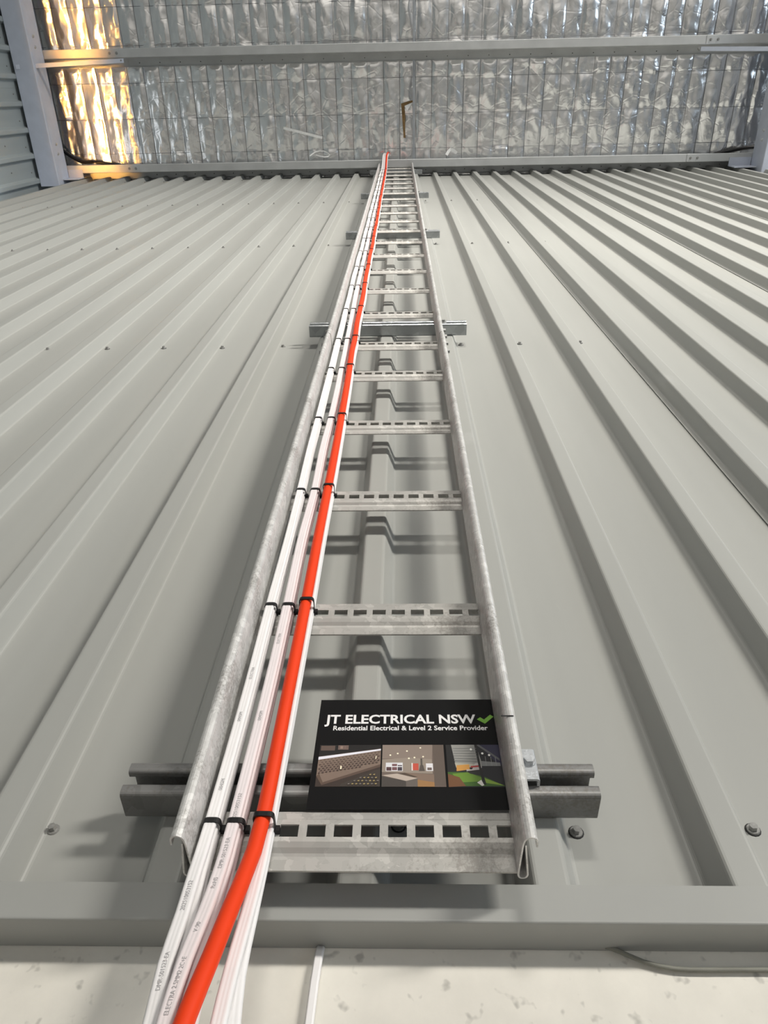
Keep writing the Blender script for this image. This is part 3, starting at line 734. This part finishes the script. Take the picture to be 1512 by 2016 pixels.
p2 = [((112, 98, 90), R4(0, 0, 1, 1)), ((140, 126, 116), [(0, 1), (.82, 1), (.80, .62), (.42, .66), (0, .66)]), ((152, 140, 128), [(0, .34), (0, .64), (.42, .68), (.80, .64), (.80, .3)]),
      ((98, 86, 78), R4(.82, .02, 1, 1)), ((226, 226, 230), R4(.06, .36, .33, .56)), ((86, 60, 62), R4(.07, .37, .15, .46)), ((120, 84, 88), R4(.16, .38, .24, .53)), ((70, 60, 70), R4(.25, .37, .32, .50)), ((236, 236, 240), R4(.06, .455, .33, .475)),
      ((198, 84, 66), R4(.48, .38, .58, .54)), ((230, 222, 220), R4(.47, .37, .49, .55)), ((230, 228, 232), R4(.70, .36, .81, .54)), ((110, 96, 92), R4(.72, .38, .79, .44)),
      ((86, 78, 72), [(.585, .36), (.68, .36), (.655, .5), (.61, .5)]), ((90, 84, 78), R4(.615, .5, .645, .66)),
      ((132, 112, 98), [(.36, .32), (.82, .28), (.82, .10), (.56, .12)]), ((84, 70, 58), [(.36, .32), (.56, .22), (.42, .20), (.24, .28)]), ((160, 120, 76), [(.56, .0), (.82, .0), (.82, .10), (.56, .16)]),
      ((190, 176, 164), [(0, .26), (.24, .30), (.56, .19), (.38, .13)]), ((72, 66, 62), [(0, .24), (.38, .13), (.38, .0), (0, .0)]), ((104, 96, 90), [(.38, .13), (.56, .19), (.56, .0), (.38, .0)])]
for x, y in ((.13, .74), (.25, .78), (.40, .84), (.62, .92), (.43, .66), (.52, .68), (.66, .70)):
    p2.append(((255, 246, 220), [(x + .016 * math.cos(k * PI / 4), y + .020 * math.sin(k * PI / 4)) for k in range(8)]))
picture('printed_photo', 'printed picture of a lit kitchen', 0.364, 0.690, 0.178, 0.543, p2)
p3 = [((26, 26, 32), R4(0, 0, 1, 1)), ((22, 22, 22), R4(0, .38, .14, 1)), ((150, 150, 146), [(.10, 1), (.56, 1), (.62, .62), (.62, .46), (.16, .44)]), ((176, 174, 160), [(.14, .56), (.58, .52), (.58, .46), (.16, .44)]), ((206, 150, 74), [(.16, .36), (.40, .40), (.40, .52), (.17, .50)]),
      ((40, 38, 66), [(.62, 1), (1, 1), (1, .5), (.92, .5)]), ((96, 98, 100), [(.56, 1), (.62, 1), (.96, .66), (.96, .60)]), ((128, 130, 130), [(.62, .48), (.96, .48), (.96, .56), (.62, .60)]),
      ((60, 98, 30), [(.02, .02), (.98, .02), (.66, .22), (.36, .34), (.0, .34)]), ((104, 142, 46), [(.20, .10), (.74, .14), (.36, .33), (.08, .30)]), ((112, 74, 44), [(0, .0), (.30, .02), (.20, .22), (0, .30)]), ((134, 166, 60), [(.60, .10), (.98, .03), (.80, .12), (.64, .20)]),
      ((196, 190, 188), [(.34, .40), (.44, .40), (.50, .54), (.58, .56), (.62, .46), (.60, .38), (.34, .34)]), ((170, 60, 56), [(.42, .48), (.60, .50), (.60, .46), (.42, .44)]), ((38, 36, 36), [(.33, .36), (.62, .40), (.62, .24), (.40, .30)]),
      ((22, 20, 20), [(.53, 1), (.58, 1), (.60, .5), (.66, .05), (.60, .05), (.56, .5)]), ((230, 226, 220), [(.50, .10), (.58, .16), (.62, .04), (.58, .02)])]
for r in range(6): p3.append(((120, 122, 122), [(.13, .60 + r * .06), (.56, .58 + r * .065), (.56, .59 + r * .065), (.13, .612 + r * .06)]))
for x, y in ((.46, .88), (.66, .78), (.78, .74)): p3.append(((255, 255, 250), [(x + .022 * math.cos(k * PI / 4), y + .028 * math.sin(k * PI / 4)) for k in range(8)]))
for x in (.70, .80, .88): p3.append(((150, 150, 150), R4(x, .48, x + .008, .78 - x * .1)))
picture('printed_photo', 'printed picture of a lit steel shed at night', 0.702, 0.990, 0.176, 0.543, p3)
